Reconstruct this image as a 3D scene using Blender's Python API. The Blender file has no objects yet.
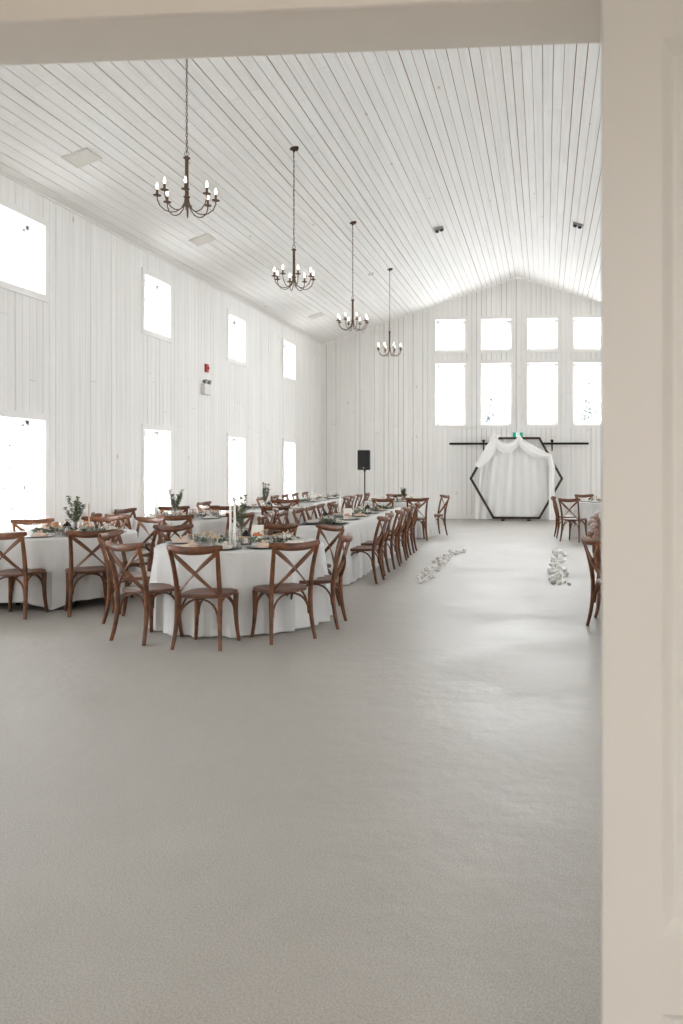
import bpy, bmesh, math, random
from mathutils import Vector, Matrix
PI = math.pi
R = random.Random(7)
SC = bpy.context.scene
C = SC.collection
def srgb(r, g, b):
    f = lambda v: (v/255/12.92) if v/255 <= .04045 else ((v/255+.055)/1.055)**2.4
    return (f(r), f(g), f(b), 1)

# ------------------------------------------------------------------ materials
def mat(name, col, rough=.6, metal=0, spec=.5, trans=0, emit=None, estr=0, sheen=0):
    m = bpy.data.materials.new(name); m.use_nodes = True
    b = m.node_tree.nodes['Principled BSDF']
    b.inputs['Base Color'].default_value = col
    b.inputs['Roughness'].default_value = rough
    b.inputs['Metallic'].default_value = metal
    b.inputs['Specular IOR Level'].default_value = spec
    b.inputs['Transmission Weight'].default_value = trans
    if sheen: b.inputs['Sheen Weight'].default_value = sheen
    if emit:
        b.inputs['Emission Color'].default_value = emit
        b.inputs['Emission Strength'].default_value = estr
    return m
def noise_mix(m, c1, c2, scale=(1, 1, 1), nscale=5, lo=.35, hi=.65, detail=4, bump=0, rough=None, coord='Object', dist=.02):
    """procedural variation of a surface's own colour"""
    nt = m.node_tree; N = nt.nodes; L = nt.links
    b = N['Principled BSDF']
    tc = N.new('ShaderNodeTexCoord'); mp = N.new('ShaderNodeMapping'); mp.inputs['Scale'].default_value = scale
    no = N.new('ShaderNodeTexNoise'); no.inputs['Scale'].default_value = nscale; no.inputs['Detail'].default_value = detail
    rp = N.new('ShaderNodeValToRGB')
    rp.color_ramp.elements[0].position = lo; rp.color_ramp.elements[0].color = c1
    rp.color_ramp.elements[1].position = hi; rp.color_ramp.elements[1].color = c2
    L.new(tc.outputs[coord], mp.inputs[0]); L.new(mp.outputs[0], no.inputs[0]); L.new(no.outputs[0], rp.inputs[0])
    L.new(rp.outputs[0], b.inputs['Base Color'])
    if bump:
        bp = N.new('ShaderNodeBump'); bp.inputs['Strength'].default_value = bump; bp.inputs['Distance'].default_value = dist
        L.new(no.outputs[0], bp.inputs['Height']); L.new(bp.outputs[0], b.inputs['Normal'])
    if rough:
        mr = N.new('ShaderNodeMapRange'); mr.inputs[1].default_value = .3; mr.inputs[2].default_value = .7
        mr.inputs[3].default_value = rough[0]; mr.inputs[4].default_value = rough[1]
        L.new(no.outputs[0], mr.inputs[0]); L.new(mr.outputs[0], b.inputs['Roughness'])
    return rp

def board_mat(name, along, base, worn):
    """whitewashed boards: per-board tone (vertex attribute) plus grain streaks and a few knots"""
    m = mat(name, base, .62, spec=.3); nt = m.node_tree; N = nt.nodes; L = nt.links; b = N['Principled BSDF']
    tc = N.new('ShaderNodeTexCoord'); mp = N.new('ShaderNodeMapping')
    mp.inputs['Scale'].default_value = tuple(.5 if i == along else 14 for i in range(3))
    n1 = N.new('ShaderNodeTexNoise'); n1.inputs['Scale'].default_value = 1.6; n1.inputs['Detail'].default_value = 5
    L.new(tc.outputs['Object'], mp.inputs[0]); L.new(mp.outputs[0], n1.inputs[0])
    r1 = N.new('ShaderNodeValToRGB'); r1.color_ramp.elements[0].position = .3; r1.color_ramp.elements[1].position = .62
    r1.color_ramp.elements[0].color = (.93, .925, .915, 1); r1.color_ramp.elements[1].color = (1, 1, 1, 1)
    L.new(n1.outputs[0], r1.inputs[0])
    at = N.new('ShaderNodeAttribute'); at.attribute_name = 'tone'
    mx = N.new('ShaderNodeMix'); mx.data_type = 'RGBA'
    L.new(at.outputs['Fac'], mx.inputs['Factor']); mx.inputs['A'].default_value = worn; mx.inputs['B'].default_value = base
    mu = N.new('ShaderNodeMix'); mu.data_type = 'RGBA'; mu.blend_type = 'MULTIPLY'; mu.inputs['Factor'].default_value = 1
    L.new(mx.outputs['Result'], mu.inputs['A']); L.new(r1.outputs[0], mu.inputs['B'])
    # knots
    mp2 = N.new('ShaderNodeMapping'); mp2.inputs['Scale'].default_value = tuple(1.1 if i == along else 2.4 for i in range(3))
    vo = N.new('ShaderNodeTexVoronoi'); vo.inputs['Scale'].default_value = 1.0
    L.new(tc.outputs['Object'], mp2.inputs[0]); L.new(mp2.outputs[0], vo.inputs[0])
    r2 = N.new('ShaderNodeValToRGB'); r2.color_ramp.elements[0].position = .03; r2.color_ramp.elements[1].position = .065
    r2.color_ramp.elements[0].color = (.5, .45, .4, 1); r2.color_ramp.elements[1].color = (1, 1, 1, 1)
    L.new(vo.outputs['Distance'], r2.inputs[0])
    m2 = N.new('ShaderNodeMix'); m2.data_type = 'RGBA'; m2.blend_type = 'MULTIPLY'; m2.inputs['Factor'].default_value = .6
    L.new(mu.outputs['Result'], m2.inputs['A']); L.new(r2.outputs[0], m2.inputs['B'])
    L.new(m2.outputs['Result'], b.inputs['Base Color'])
    bp = N.new('ShaderNodeBump'); bp.inputs['Strength'].default_value = .25; bp.inputs['Distance'].default_value = .004
    L.new(n1.outputs[0], bp.inputs['Height']); L.new(bp.outputs[0], b.inputs['Normal'])
    return m

M = {}
M['wallv'] = board_mat('whitewashed_wall_board', 2, (.90, .89, .872, 1), (.865, .85, .83, 1))
M['ceil'] = board_mat('whitewashed_ceiling_board', 1, (.89, .88, .862, 1), (.86, .846, .825, 1))
M['gapwall'] = mat('bare_wood_behind_wall', srgb(120, 108, 96), .9)
M['gapceil'] = mat('bare_wood_behind_ceiling', srgb(146, 108, 84), .9)
M['trim'] = mat('white_trim_paint', (.84, .825, .80, 1), .45)
M['winframe'] = mat('white_window_vinyl', (.86, .87, .86, 1), .4)
M['plaster'] = mat('lobby_paint', (.78, .745, .70, 1), .6)
M['doorpaint'] = mat('door_paint', (.625, .635, .625, 1), .5)
M['wood'] = mat('brown_stained_wood', srgb(112, 66, 38), .42)
noise_mix(M['wood'], srgb(62, 34, 15), srgb(122, 71, 38), (3, 3, 3), 4, .3, .7, 3)
M['woodseat'] = mat('brown_stained_seat', srgb(110, 68, 44), .42)
noise_mix(M['woodseat'], srgb(72, 40, 23), srgb(108, 64, 38), (14, 2, 4), 3, .3, .7, 3)
M['cloth'] = mat('white_linen', (.66, .655, .645, 1), .9, spec=.2)
M['napkin'] = mat('cream_linen', (.78, .75, .70, 1), .9, spec=.2)
M['peach'] = mat('peach_linen', srgb(226, 204, 188), .9, spec=.2)
M['charger'] = mat('dark_slate_plate', srgb(58, 50, 46), .35)
M['bronze'] = mat('aged_bronze', srgb(98, 76, 58), .42, metal=.4)
M['black'] = mat('black_plastic', srgb(18, 17, 17), .55)
M['blackmetal'] = mat('black_metal', srgb(38, 34, 32), .45, metal=.5)
M['darkwood'] = mat('dark_stained_frame', srgb(60, 48, 40), .55)
M['leaf'] = mat('leaf_green', srgb(92, 104, 76), .6)
noise_mix(M['leaf'], srgb(84, 96, 66), srgb(150, 154, 124), (1, 1, 1), 18, .35, .65, 2)
M['leafdark'] = mat('garland_green', srgb(58, 76, 50), .6)
noise_mix(M['leafdark'], srgb(44, 62, 40), srgb(104, 118, 84), (1, 1, 1), 18, .35, .65, 2)
M['stem'] = mat('stem_green', srgb(88, 84, 60), .7)
M['wax'] = mat('white_wax', (.85, .83, .79, 1), .5)
M['pinkwax'] = mat('blush_wax', srgb(222, 190, 172), .5)
M['brass'] = mat('pink_brass', srgb(206, 158, 132), .35, metal=.4)
M['gold'] = mat('gold_rim', srgb(190, 150, 100), .3, metal=.8)
M['paper'] = mat('white_card', (.84, .82, .76, 1), .7)
M['orange'] = mat('orange_print', srgb(214, 124, 60), .7)
M['orangeB'] = mat('rust_print', srgb(176, 92, 52), .7)
M['blueprint'] = mat('pale_blue_print', srgb(150, 190, 205), .7)
M['bloom'] = mat('white_petals', (.86, .85, .83, 1), .8)
M['red'] = mat('red_plastic', srgb(178, 46, 38), .4)
M['fixture'] = mat('pale_fixture_plastic', (.72, .70, .67, 1), .45)
M['fixgrey'] = mat('grey_fixture_plastic', srgb(150, 145, 140), .5)
M['sheer'] = mat('sheer_white_cloth', (.95, .95, .945, 1), .9, spec=.1)
M['backcloth'] = mat('ivory_backdrop_cloth', (.84, .835, .82, 1), .9, spec=.1)
M['teal'] = mat('lit_teal_sign', srgb(0, 150, 125), .5, emit=srgb(0, 190, 155), estr=.10)
M['signwhite'] = mat('lit_white_sign', (.9, .95, .9, 1), .5, emit=(.85, 1, .95, 1), estr=.22)
M['bulb'] = mat('lit_bulb', (1, .95, .85, 1), .3, emit=(1, .90, .74, 1), estr=3)
M['added_glow'] = mat('added_lobby_glow', (1, .9, .8, 1), .6, emit=(1, .86, .72, 1), estr=3)  # glow for the added fixture in the unseen lobby
M['ventgrey'] = mat('painted_grille', srgb(222, 218, 211), .6)
M['snow'] = mat('snow', (.62, .63, .645, 1), .8)
M['bark'] = mat('bark', srgb(110, 98, 90), .9)
M['needles'] = mat('snowy_needles', srgb(150, 152, 150), .9)
noise_mix(M['needles'], srgb(120, 124, 122), srgb(190, 194, 194), (1, 1, 1), 3, .4, .6, 3)
M['deadwhite'] = mat('dark_cone', srgb(52, 42, 36), .6)

# glass: thin pane, mostly clear with a weak mirror
def thin_glass(name, tint=(1, 1, 1, 1), refl=.08):
    m = bpy.data.materials.new(name); m.use_nodes = True; nt = m.node_tree; nt.nodes.clear()
    o = nt.nodes.new('ShaderNodeOutputMaterial'); t = nt.nodes.new('ShaderNodeBsdfTransparent'); t.inputs[0].default_value = tint
    g = nt.nodes.new('ShaderNodeBsdfGlossy'); g.inputs['Roughness'].default_value = .03
    lw = nt.nodes.new('ShaderNodeLayerWeight'); lw.inputs[0].default_value = .25
    mr = nt.nodes.new('ShaderNodeMath'); mr.operation = 'MULTIPLY_ADD'; mr.inputs[1].default_value = .6; mr.inputs[2].default_value = refl*.4
    mx = nt.nodes.new('ShaderNodeMixShader')
    nt.links.new(lw.outputs['Facing'], mr.inputs[0]); nt.links.new(mr.outputs[0], mx.inputs[0])
    nt.links.new(t.outputs[0], mx.inputs[1]); nt.links.new(g.outputs[0], mx.inputs[2]); nt.links.new(mx.outputs[0], o.inputs[0])
    return m
M['pane'] = thin_glass('window_glass', (.97, .98, .98, 1), .05)
M['glass'] = thin_glass('tumbler_glass', (.97, .965, .955, 1), .12)

# floor: pale flake coating over concrete, semi-gloss with trowel-made unevenness
def floor_mat():
    m = mat('flake_epoxy_floor', (.5, .48, .45, 1), .35, spec=.36); nt = m.node_tree; N = nt.nodes; L = nt.links; b = N['Principled BSDF']
    tc = N.new('ShaderNodeTexCoord')
    n1 = N.new('ShaderNodeTexNoise'); n1.inputs['Scale'].default_value = 170; n1.inputs['Detail'].default_value = 3
    n2 = N.new('ShaderNodeTexNoise'); n2.inputs['Scale'].default_value = 1.1; n2.inputs['Detail'].default_value = 6; n2.inputs['Roughness'].default_value = .62
    n3 = N.new('ShaderNodeTexNoise'); n3.inputs['Scale'].default_value = 8; n3.inputs['Detail'].default_value = 4
    for n in (n1, n2, n3): L.new(tc.outputs['Object'], n.inputs[0])
    r1 = N.new('ShaderNodeValToRGB'); e = r1.color_ramp.elements
    e[0].position = .34; e[0].color = (.29, .272, .245, 1); e[1].position = .64; e[1].color = (.475, .455, .42, 1)
    L.new(n1.outputs[0], r1.inputs[0])
    r2 = N.new('ShaderNodeValToRGB'); r2.color_ramp.elements[0].position = .3; r2.color_ramp.elements[1].position = .7
    r2.color_ramp.elements[0].color = (.86, .85, .84, 1); r2.color_ramp.elements[1].color = (1, 1, 1, 1)
    L.new(n2.outputs[0], r2.inputs[0])
    mu = N.new('ShaderNodeMix'); mu.data_type = 'RGBA'; mu.blend_type = 'MULTIPLY'; mu.inputs['Factor'].default_value = 1
    L.new(r1.outputs[0], mu.inputs['A']); L.new(r2.outputs[0], mu.inputs['B']); L.new(mu.outputs['Result'], b.inputs['Base Color'])
    mr = N.new('ShaderNodeMapRange'); mr.inputs[1].default_value = .3; mr.inputs[2].default_value = .7; mr.inputs[3].default_value = .36; mr.inputs[4].default_value = .54
    L.new(n2.outputs[0], mr.inputs[0]); L.new(mr.outputs[0], b.inputs['Roughness'])
    ad = N.new('ShaderNodeMath'); ad.operation = 'MULTIPLY_ADD'; ad.inputs[1].default_value = .35
    L.new(n3.outputs[0], ad.inputs[0]); L.new(n2.outputs[0], ad.inputs[2])
    bp = N.new('ShaderNodeBump'); bp.inputs['Strength'].default_value = .5; bp.inputs['Distance'].default_value = .022
    L.new(ad.outputs[0], bp.inputs['Height'])
    b2 = N.new('ShaderNodeBump'); b2.inputs['Strength'].default_value = .12; b2.inputs['Distance'].default_value = .001
    L.new(n1.outputs[0], b2.inputs['Height']); L.new(bp.outputs[0], b2.inputs['Normal']); L.new(b2.outputs[0], b.inputs['Normal'])
    return m
M['floor'] = floor_mat()

# ------------------------------------------------------------------ mesh helpers
class MB:
    def __init__(s): s.v = []; s.f = []; s.tone = []
    def add(s, vs, fs):
        n = len(s.v); s.v += [tuple(v) for v in vs]; s.f += [tuple(i+n for i in f) for f in fs]; return s
    def box(s, x0, x1, y0, y1, z0, z1, mtx=None):
        vs = [Vector((x, y, z)) for z in (z0, z1) for y in (y0, y1) for x in (x0, x1)]
        if mtx: vs = [mtx @ v for v in vs]
        return s.add(vs, [(0, 2, 3, 1), (4, 5, 7, 6), (0, 1, 5, 4), (2, 6, 7, 3), (0, 4, 6, 2), (1, 3, 7, 5)])
    def tube(s, pts, rad, n=8, ry=None, up=(0, 0, 1), cap=True, closed=False):
        """sweep an ellipse (rad across, ry along up) through pts; rad may be a list"""
        pts = [Vector(p) for p in pts]; k = len(pts); base = len(s.v); up = Vector(up)
        for i, p in enumerate(pts):
            if closed: t = pts[(i+1) % k]-pts[i-1]
            else: t = pts[min(i+1, k-1)]-pts[max(i-1, 0)]
            t.normalize(); a = t.cross(up)
            if a.length < 1e-4: a = t.cross(Vector((1, 0, 0)))
            a.normalize(); b = a.cross(t).normalized()
            r = rad[i] if isinstance(rad, (list, tuple)) else rad
            q = r if ry is None else (ry[i] if isinstance(ry, (list, tuple)) else ry)
            for j in range(n):
                th = 2*PI*j/n; s.v.append(tuple(p+a*r*math.cos(th)+b*q*math.sin(th)))
        for i in range(k if closed else k-1):
            for j in range(n):
                i2 = (i+1) % k
                s.f.append((base+i*n+j, base+i*n+(j+1) % n, base+i2*n+(j+1) % n, base+i2*n+j))
        if cap and not closed:
            s.f.append(tuple(base+j for j in range(n))[::-1]); s.f.append(tuple(base+(k-1)*n+j for j in range(n)))
        return s
    def lathe(s, prof, n=16, c=(0, 0, 0)):
        base = len(s.v)
        for r, z in prof:
            for j in range(n):
                th = 2*PI*j/n; s.v.append((c[0]+r*math.cos(th), c[1]+r*math.sin(th), c[2]+z))
        for i in range(len(prof)-1):
            for j in range(n):
                s.f.append((base+i*n+j, base+i*n+(j+1) % n, base+(i+1)*n+(j+1) % n, base+(i+1)*n+j))
        if prof[0][0] > 1e-4: s.f.append(tuple(base+j for j in range(n))[::-1])
        if prof[-1][0] > 1e-4: s.f.append(tuple(base+(len(prof)-1)*n+j for j in range(n)))
        return s
    def leaf(s, p, d, up, L, W):
        p = Vector(p); d = Vector(d).normalized(); a = d.cross(Vector(up))
        if a.length < 1e-3: a = d.cross(Vector((1, 0, 0)))
        a.normalize(); n = a.cross(d)
        return s.add([p, p+d*L*.35+a*W, p+d*L*.8+a*W*.7+n*L*.05, p+d*L, p+d*L*.8-a*W*.7+n*L*.05, p+d*L*.35-a*W],
                     [(0, 1, 5), (1, 2, 4, 5), (2, 3, 4)])
    def mesh(s, name, m, smooth=False):
        me = bpy.data.meshes.new(name); me.from_pydata(s.v, [], s.f); me.materials.append(m)
        if smooth:
            me.polygons.foreach_set('use_smooth', [True]*len(me.polygons))
            me.update()
            try: me.set_sharp_from_angle(angle=math.radians(50))
            except Exception: pass
        if s.tone:
            at = me.attributes.new('tone', 'FLOAT', 'POINT'); at.data.foreach_set('value', s.tone)
        me.update(); return me
    def build(s, name, m, parent=None, smooth=False):
        o = bpy.data.objects.new(name, s.mesh(name, m, smooth)); C.objects.link(o)
        if parent: o.parent = parent
        return o
def tag(o, label=None, cat=None, group=None, kind=None):
    if label: o['label'] = label
    if cat: o['category'] = cat
    if group: o['group'] = group
    if kind: o['kind'] = kind
    return o
def thing(name, label, cat, loc=(0, 0, 0), rz=0, group=None):
    o = bpy.data.objects.new(name, None); C.objects.link(o); o.empty_display_size = .1
    o.location = loc; o.rotation_euler = (0, 0, rz); return tag(o, label, cat, group)
def copy_tree(o, parent=None):
    c = o.copy(); C.objects.link(c)
    if parent: c.parent = parent
    for ch in list(o.children): copy_tree(ch, c)
    return c
class Proto:
    """first use moves the original, later uses copy it with all its parts"""
    def __init__(s, o): s.o = o; s.used = False
    def put(s, loc, rz, label, group=None, scale=None):
        o = s.o if not s.used else copy_tree(s.o); s.used = True
        o.location = loc; o.rotation_euler = (0, 0, rz); o['label'] = label
        if group: o['group'] = group
        if scale: o.scale = scale
        return o
def struct(o): return tag(o, kind='structure')

# ------------------------------------------------------------------ hall dimensions
XL, XR, XA = -6.5, 4.96, -.77         # side walls, ridge
Y0, Y1 = 1.8, 23.8
HE, HA = 5.06, 6.93                   # eave, apex
def roof(x): return HA-(HA-HE)*abs(x-XA)/((XR-XL)/2)
DW, TH = .012, .30                    # board thickness, wall thickness

def cells(a, b, v0, v1, ops):
    """rectangles of the strip [a,b]x[v0,v1] that remain after cutting the openings"""
    us = sorted({a, b} | {e for o in ops for e in (o[0], o[1]) if a < e < b}); out = []
    for p, q in zip(us, us[1:]):
        mid = (p+q)/2; iv = [(v0, v1)]
        for o in ops:
            if o[0] < mid < o[1]:
                iv = [x for lo, hi in iv for x in ((lo, min(hi, o[2])), (max(lo, o[3]), hi)) if x[1]-x[0] > 1e-4]
        out += [(p, q, lo, hi) for lo, hi in iv]
    return out
def boards(name, u0, u1, P, top, ops, m, mback, width=.142, joints=(2.2, 4.2), gaps=(.003, .010), kindname=None, pj=.3):
    """cladding: separate boards with open joints over a backing of bare wood. P(u,v,w)->xyz, top(u)->v limit"""
    fr, bk = MB(), MB(); u = u0
    while u < u1-1e-3:
        b = min(u+width, u1)
        if u1-b < .06: b = u1
        g = R.choice([gaps[0], gaps[0], (gaps[0]+gaps[1])/2, gaps[1]]) if u1-b > .02 else 0
        if b-u > .004:
            tp = max(top(u), top(b)); v = 0
            segs = []
            while v < tp:
                L = R.uniform(*joints) if R.random() < pj else 99
                segs.append((v, min(v+L, tp))); v += L
            for si, (s0, s1) in enumerate(segs):
                tone = R.random(); lastseg = si == len(segs)-1
                for (p, q, lo, hi) in cells(u, b-g, s0, s1-(0 if lastseg else .004), ops):
                    th0 = min(hi, top(p)); th1 = min(hi, top(q))
                    if th0 <= lo or th1 <= lo: continue
                    vs = [P(p, lo, 0), P(q, lo, 0), P(q, th1, 0), P(p, th0, 0), P(p, lo, -DW), P(q, lo, -DW), P(q, th1, -DW), P(p, th0, -DW)]
                    fr.add(vs, [(0, 1, 2, 3), (0, 4, 5, 1), (1, 5, 6, 2), (2, 6, 7, 3), (3, 7, 4, 0)]); fr.tone += [tone]*8
        u = b
    us = sorted({u0, u1} | {e for o in ops for e in (o[0], o[1]) if u0 < e < u1} | ({XA} if u0 < XA < u1 and top(XA) != top(u0) else set()))
    for p0, q0 in zip(us, us[1:]):
        for (p, q, lo, hi) in cells(p0, q0, 0, max(top(p0), top(q0)), ops):
            t0, t1 = min(hi, top(p)), min(hi, top(q))
            bk.add([P(p, lo, -DW), P(q, lo, -DW), P(q, t1, -DW), P(p, t0, -DW)], [(0, 1, 2, 3)])
            bk.add([P(p, lo, -TH), P(q, lo, -TH), P(q, t1, -TH), P(p, t0, -TH)], [(0, 1, 2, 3)])
    o = fr.build(name, m); struct(o)
    k = bk.build('wood_backing', mback, o)
    return o

# window openings
WY = [2.69, 6.29, 9.88, 13.5, 17.1, 20.72]
sideops = [o for y in WY for o in ((y-.46, y+.46, .38, 2.13), (y-.46, y+.46, 3.76, 4.66))]
WX = [-2.72, -1.40, -.075, 1.24]
backops = [o for x in WX for o in ((x-.43, x+.43, 2.70, 4.47), (x-.43, x+.43, 4.85, 5.74))]
doorop = [(-1.41, .19, -.01, 2.485)]

grow = lambda ops: [(a-.012, b+.012, c-.012, d+.012) for a, b, c, d in ops]   # room for the reveal lining
PL = lambda u, v, w: (XL+w, u, v)
PR = lambda u, v, w: (XR-w, u, v)
PB = lambda u, v, w: (u, Y1-w, v)
PF = lambda u, v, w: (u, Y0+w, v)
boards('wall_left', Y0, Y1, PL, lambda u: HE, grow(sideops), M['wallv'], M['gapwall'])
boards('wall_right', Y0, Y1, PR, lambda u: HE, grow(sideops), M['wallv'], M['gapwall'])
boards('wall_back', XL, XR, PB, roof, grow(backops), M['wallv'], M['gapwall'])
# front wall of the hall (around the doorway), thinner: lobby face at Y 1.633
TH = .155
boards('wall_front', XL, XR, PF, roof, doorop, M['wallv'], M['gapwall'])
TH = .30
SL = math.hypot((XR-XL)/2, HA-HE); cs, sn = (XR-XL)/2/SL, (HA-HE)/SL
def ceil_P(side):
    def P(u, v, w):   # u from eave (0) to ridge (SL)
        z = HE+u*sn-w*cs; x = XL+u*cs+w*sn if side < 0 else XR-u*cs-w*sn
        return (x, Y0+v, z)
    return P
for nm, sd in (('ceiling', -1), ('ceiling', 1)):
    boards(nm, 0, SL, ceil_P(sd), lambda u: Y1-Y0, [], M['ceil'], M['gapceil'], pj=1, joints=(1.8, 5), gaps=(.006, .012))
# floor
fl = MB().add([(XL-.3, Y0-.16, 0), (XR+.3, Y0-.16, 0), (XR+.3, Y1+.3, 0), (XL-.3, Y1+.3, 0)], [(0, 1, 2, 3)])
fl.add([(-2.6, -3.4, 0), (2.6, -3.4, 0), (2.6, Y0-.16, 0), (-2.6, Y0-.16, 0)], [(0, 1, 2, 3)])
struct(fl.build('floor', M['floor']))

# trims: small corner boards and crown at eaves / base of wall
def trimbox(name, *a, m=None): return struct(MB().box(*a).build(name, m or M['trim']))
trimbox('baseboard_back', XL+.02, XR-.02, Y1-.02, Y1, 0, .12)
trimbox('baseboard_left', XL, XL+.02, Y0+.02, Y1-.02, 0, .12)
trimbox('baseboard_right', XR-.02, XR, Y0+.02, Y1-.02, 0, .12)
trimbox('trim_1', XL, XL+.02, Y0, Y1, HE-.025, HE)
trimbox('trim_2', XR-.02, XR, Y0, Y1, HE-.025, HE)
trimbox('trim_3', XL, XL+.03, Y1-.03, Y1, 0, HE, m=M['trim'])

# windows
wn = [0]
def window(P, u0, u1, v0, v1, hung, grid):
    wn[0] += 1
    m = MB()
    def bx(a, b, c, d, w0, w1):
        vs = [P(u, v, w) for w in (w0, w1) for v in (c, d) for u in (a, b)]
        m.add(vs, [(0, 2, 3, 1), (4, 5, 7, 6), (0, 1, 5, 4), (2, 6, 7, 3), (0, 4, 6, 2), (1, 3, 7, 5)])
    # casing on the wall face
    k = .085
    bx(u0-k, u0, v0-k, v1+k, 0, .018); bx(u1, u1+k, v0-k, v1+k, 0, .018)
    bx(u0, u1, v1, v1+k, 0, .018); bx(u0, u1, v0-k, v0, 0, .018)
    # deep reveal lining
    bx(u0-.012, u0, v0-.01, v1+.01, -.30, .004); bx(u1, u1+.012, v0-.01, v1+.01, -.30, .004)
    bx(u0, u1, v1, v1+.012, -.30, .004); bx(u0, u1, v0-.012, v0, -.30, .004)
    o = struct(m.build('window_%d' % wn[0], M['trim']))
    m = MB()
    F = .05
    def b2(mm, a, b, c, d, w0, w1):
        vs = [P(u, v, w) for w in (w0, w1) for v in (c, d) for u in (a, b)]
        mm.add(vs, [(0, 2, 3, 1), (4, 5, 7, 6), (0, 1, 5, 4), (2, 6, 7, 3), (0, 4, 6, 2), (1, 3, 7, 5)])
    w0, w1 = -.275, -.215
    b2(m, u0, u0+F, v0, v1, w0, w1); b2(m, u1-F, u1, v0, v1, w0, w1); b2(m, u0, u1, v1-F, v1, w0, w1); b2(m, u0, u1, v0, v0+F, w0, w1)
    m.build('window_frame', M['winframe'], o)
    sashes = [(v0+F, (v0+v1)/2+.02, -.235), ((v0+v1)/2-.02, v1-F, -.255)] if hung else [(v0+F, v1-F, -.245)]
    for (a, b, w) in sashes:
        s = MB(); t = .032
        b2(s, u0+F, u0+F+t, a, b, w-.012, w+.012); b2(s, u1-F-t, u1-F, a, b, w-.012, w+.012)
        b2(s, u0+F, u1-F, a, a+t, w-.012, w+.012); b2(s, u0+F, u1-F, b-t, b, w-.012, w+.012)
        s.build('sash', M['winframe'], o)
        g = MB(); nu, nv = grid
        for i in range(1, nu):
            x = u0+F+(u1-u0-2*F)*i/nu; b2(g, x-.011, x+.011, a+t, b-t, w-.006, w+.006)
        for i in range(1, nv):
            y = a+(b-a)*i/nv; b2(g, u0+F+t, u1-F-t, y-.011, y+.011, w-.006, w+.006)
        g.build('muntins', M['winframe'], o)
        gl = MB(); gl.add([P(u0+F, a, w), P(u1-F, a, w), P(u1-F, b, w), P(u0+F, b, w)], [(0, 1, 2, 3)])
        gl.build('pane', M['pane'], o)
def portal(P, u0, u1, v0, v1, n):
    L = bpy.data.lights.new('daylight_portal', 'AREA'); L.shape = 'RECTANGLE'; L.size = u1-u0; L.size_y = v1-v0
    L.cycles.is_portal = True
    o = bpy.data.objects.new('daylight_portal', L); C.objects.link(o)
    o.location = P((u0+u1)/2, (v0+v1)/2, -.29)
    o.rotation_euler = Vector(n).to_track_quat('-Z', 'Y').to_euler()
for (P, ops, n) in ((PL, sideops, (1, 0, 0)), (PR, sideops, (-1, 0, 0)), (PB, backops, (0, -1, 0))):
    for (a, b, c, d) in ops:
        hung = d-c > 1.2
        window(P, a, b, c, d, hung, (3, 3)); portal(P, a, b, c, d, n)

# ------------------------------------------------------------------ outside: snow and conifers
sn_ = MB().add([(-80, -30, -.35), (80, -30, -.35), (80, 120, -.35), (-80, 120, -.35)], [(0, 1, 2, 3)]); o = sn_.build('snow_ground', M['snow']); struct(o)
def conifer(x, y, h, lab, seed):
    r = random.Random(seed); t = thing('conifer', lab, 'tree', (x, y, -.35), 0, 'snowy conifers outside the back windows')
    MB().tube([(0, 0, 0), (0, 0, h*.95)], [.09, .02], 6).build('trunk', M['bark'], t)
    m = MB(); n = int(h*26)
    for i in range(n):
        z = h*.12+h*.86*i/n; rad = (1-z/h)*h*.2+.1
        for j in range(7):
            a = r.uniform(0, 2*PI); l = rad*r.uniform(.5, 1.1)
            d = Vector((math.cos(a), math.sin(a), -.35)); m.leaf((0, 0, z), d, (0, 0, 1), l, l*.16)
            for q in range(3):
                p = d*l*r.uniform(.3, .8); m.leaf((p.x, p.y, z+p.z), (d.x+r.uniform(-1, 1), d.y+r.uniform(-1, 1), -.5), (0, 0, 1), l*.4, l*.07)
    m.build('foliage', M['needles'], t)
for i, (x, y, h, lab) in enumerate([(-4.75, 38, 5.3, 'short faint conifer outside the leftmost tall back window'), (-2.6, 40, 6.5, 'faint snowy conifer outside the second tall back window from the left'),
        (2.05, 39, 7.1, 'tallest snowy conifer outside the rightmost tall back window')]):
    conifer(x, y, h, lab, i)

# ------------------------------------------------------------------ foreground doorway
dt = MB()
dt.box(-1.41, .19, 1.63, 1.803, 2.46, 2.485)       # head jamb
dt.box(.16, .19, 1.63, 1.803, 0, 2.46); dt.box(-1.41, -1.38, 1.63, 1.803, 0, 2.46)
o = struct(dt.build('door_1', M['plaster']))
cg = MB(); cg.box(-1.50, .27, 1.622, 1.63, 2.461, 2.57); cg.box(.165, .27, 1.622, 1.63, 0, 2.461); cg.box(-1.50, -1.385, 1.622, 1.63, 0, 2.461)
cg.build('door_casing', M['trim'], o)
# open door leaf folded back against the lobby wall
o = struct(MB().box(.103, .208, 1.50, 1.545, .02, 2.42).build('door_2', M['doorpaint']))
def mk(nm, *a): return MB().box(*a).build(nm, M['doorpaint'], o)
mk('stile', .775, .865, 1.50, 1.545, .02, 2.42)
mk('top_rail', .208, .775, 1.50, 1.545, 2.31, 2.42); mk('lock_rail', .208, .775, 1.50, 1.545, .57, .71); mk('bottom_rail', .208, .775, 1.50, 1.545, .02, .24)
for z0, z1 in ((.24, .57), (.71, 2.31)):
    p = MB(); s = .022                                  # sloped sticking round a sunk panel
    a = [(.208, 1.50, z0), (.775, 1.50, z0), (.775, 1.50, z1), (.208, 1.50, z1)]
    b = [(.208+s, 1.522, z0+s), (.775-s, 1.522, z0+s), (.775-s, 1.522, z1-s), (.208+s, 1.522, z1-s)]
    p.add(a+b, [(0, 1, 5, 4), (1, 2, 6, 5), (2, 3, 7, 6), (3, 0, 4, 7), (4, 5, 6, 7)])
    p.build('panel', M['doorpaint'], o)
h = MB()
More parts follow.
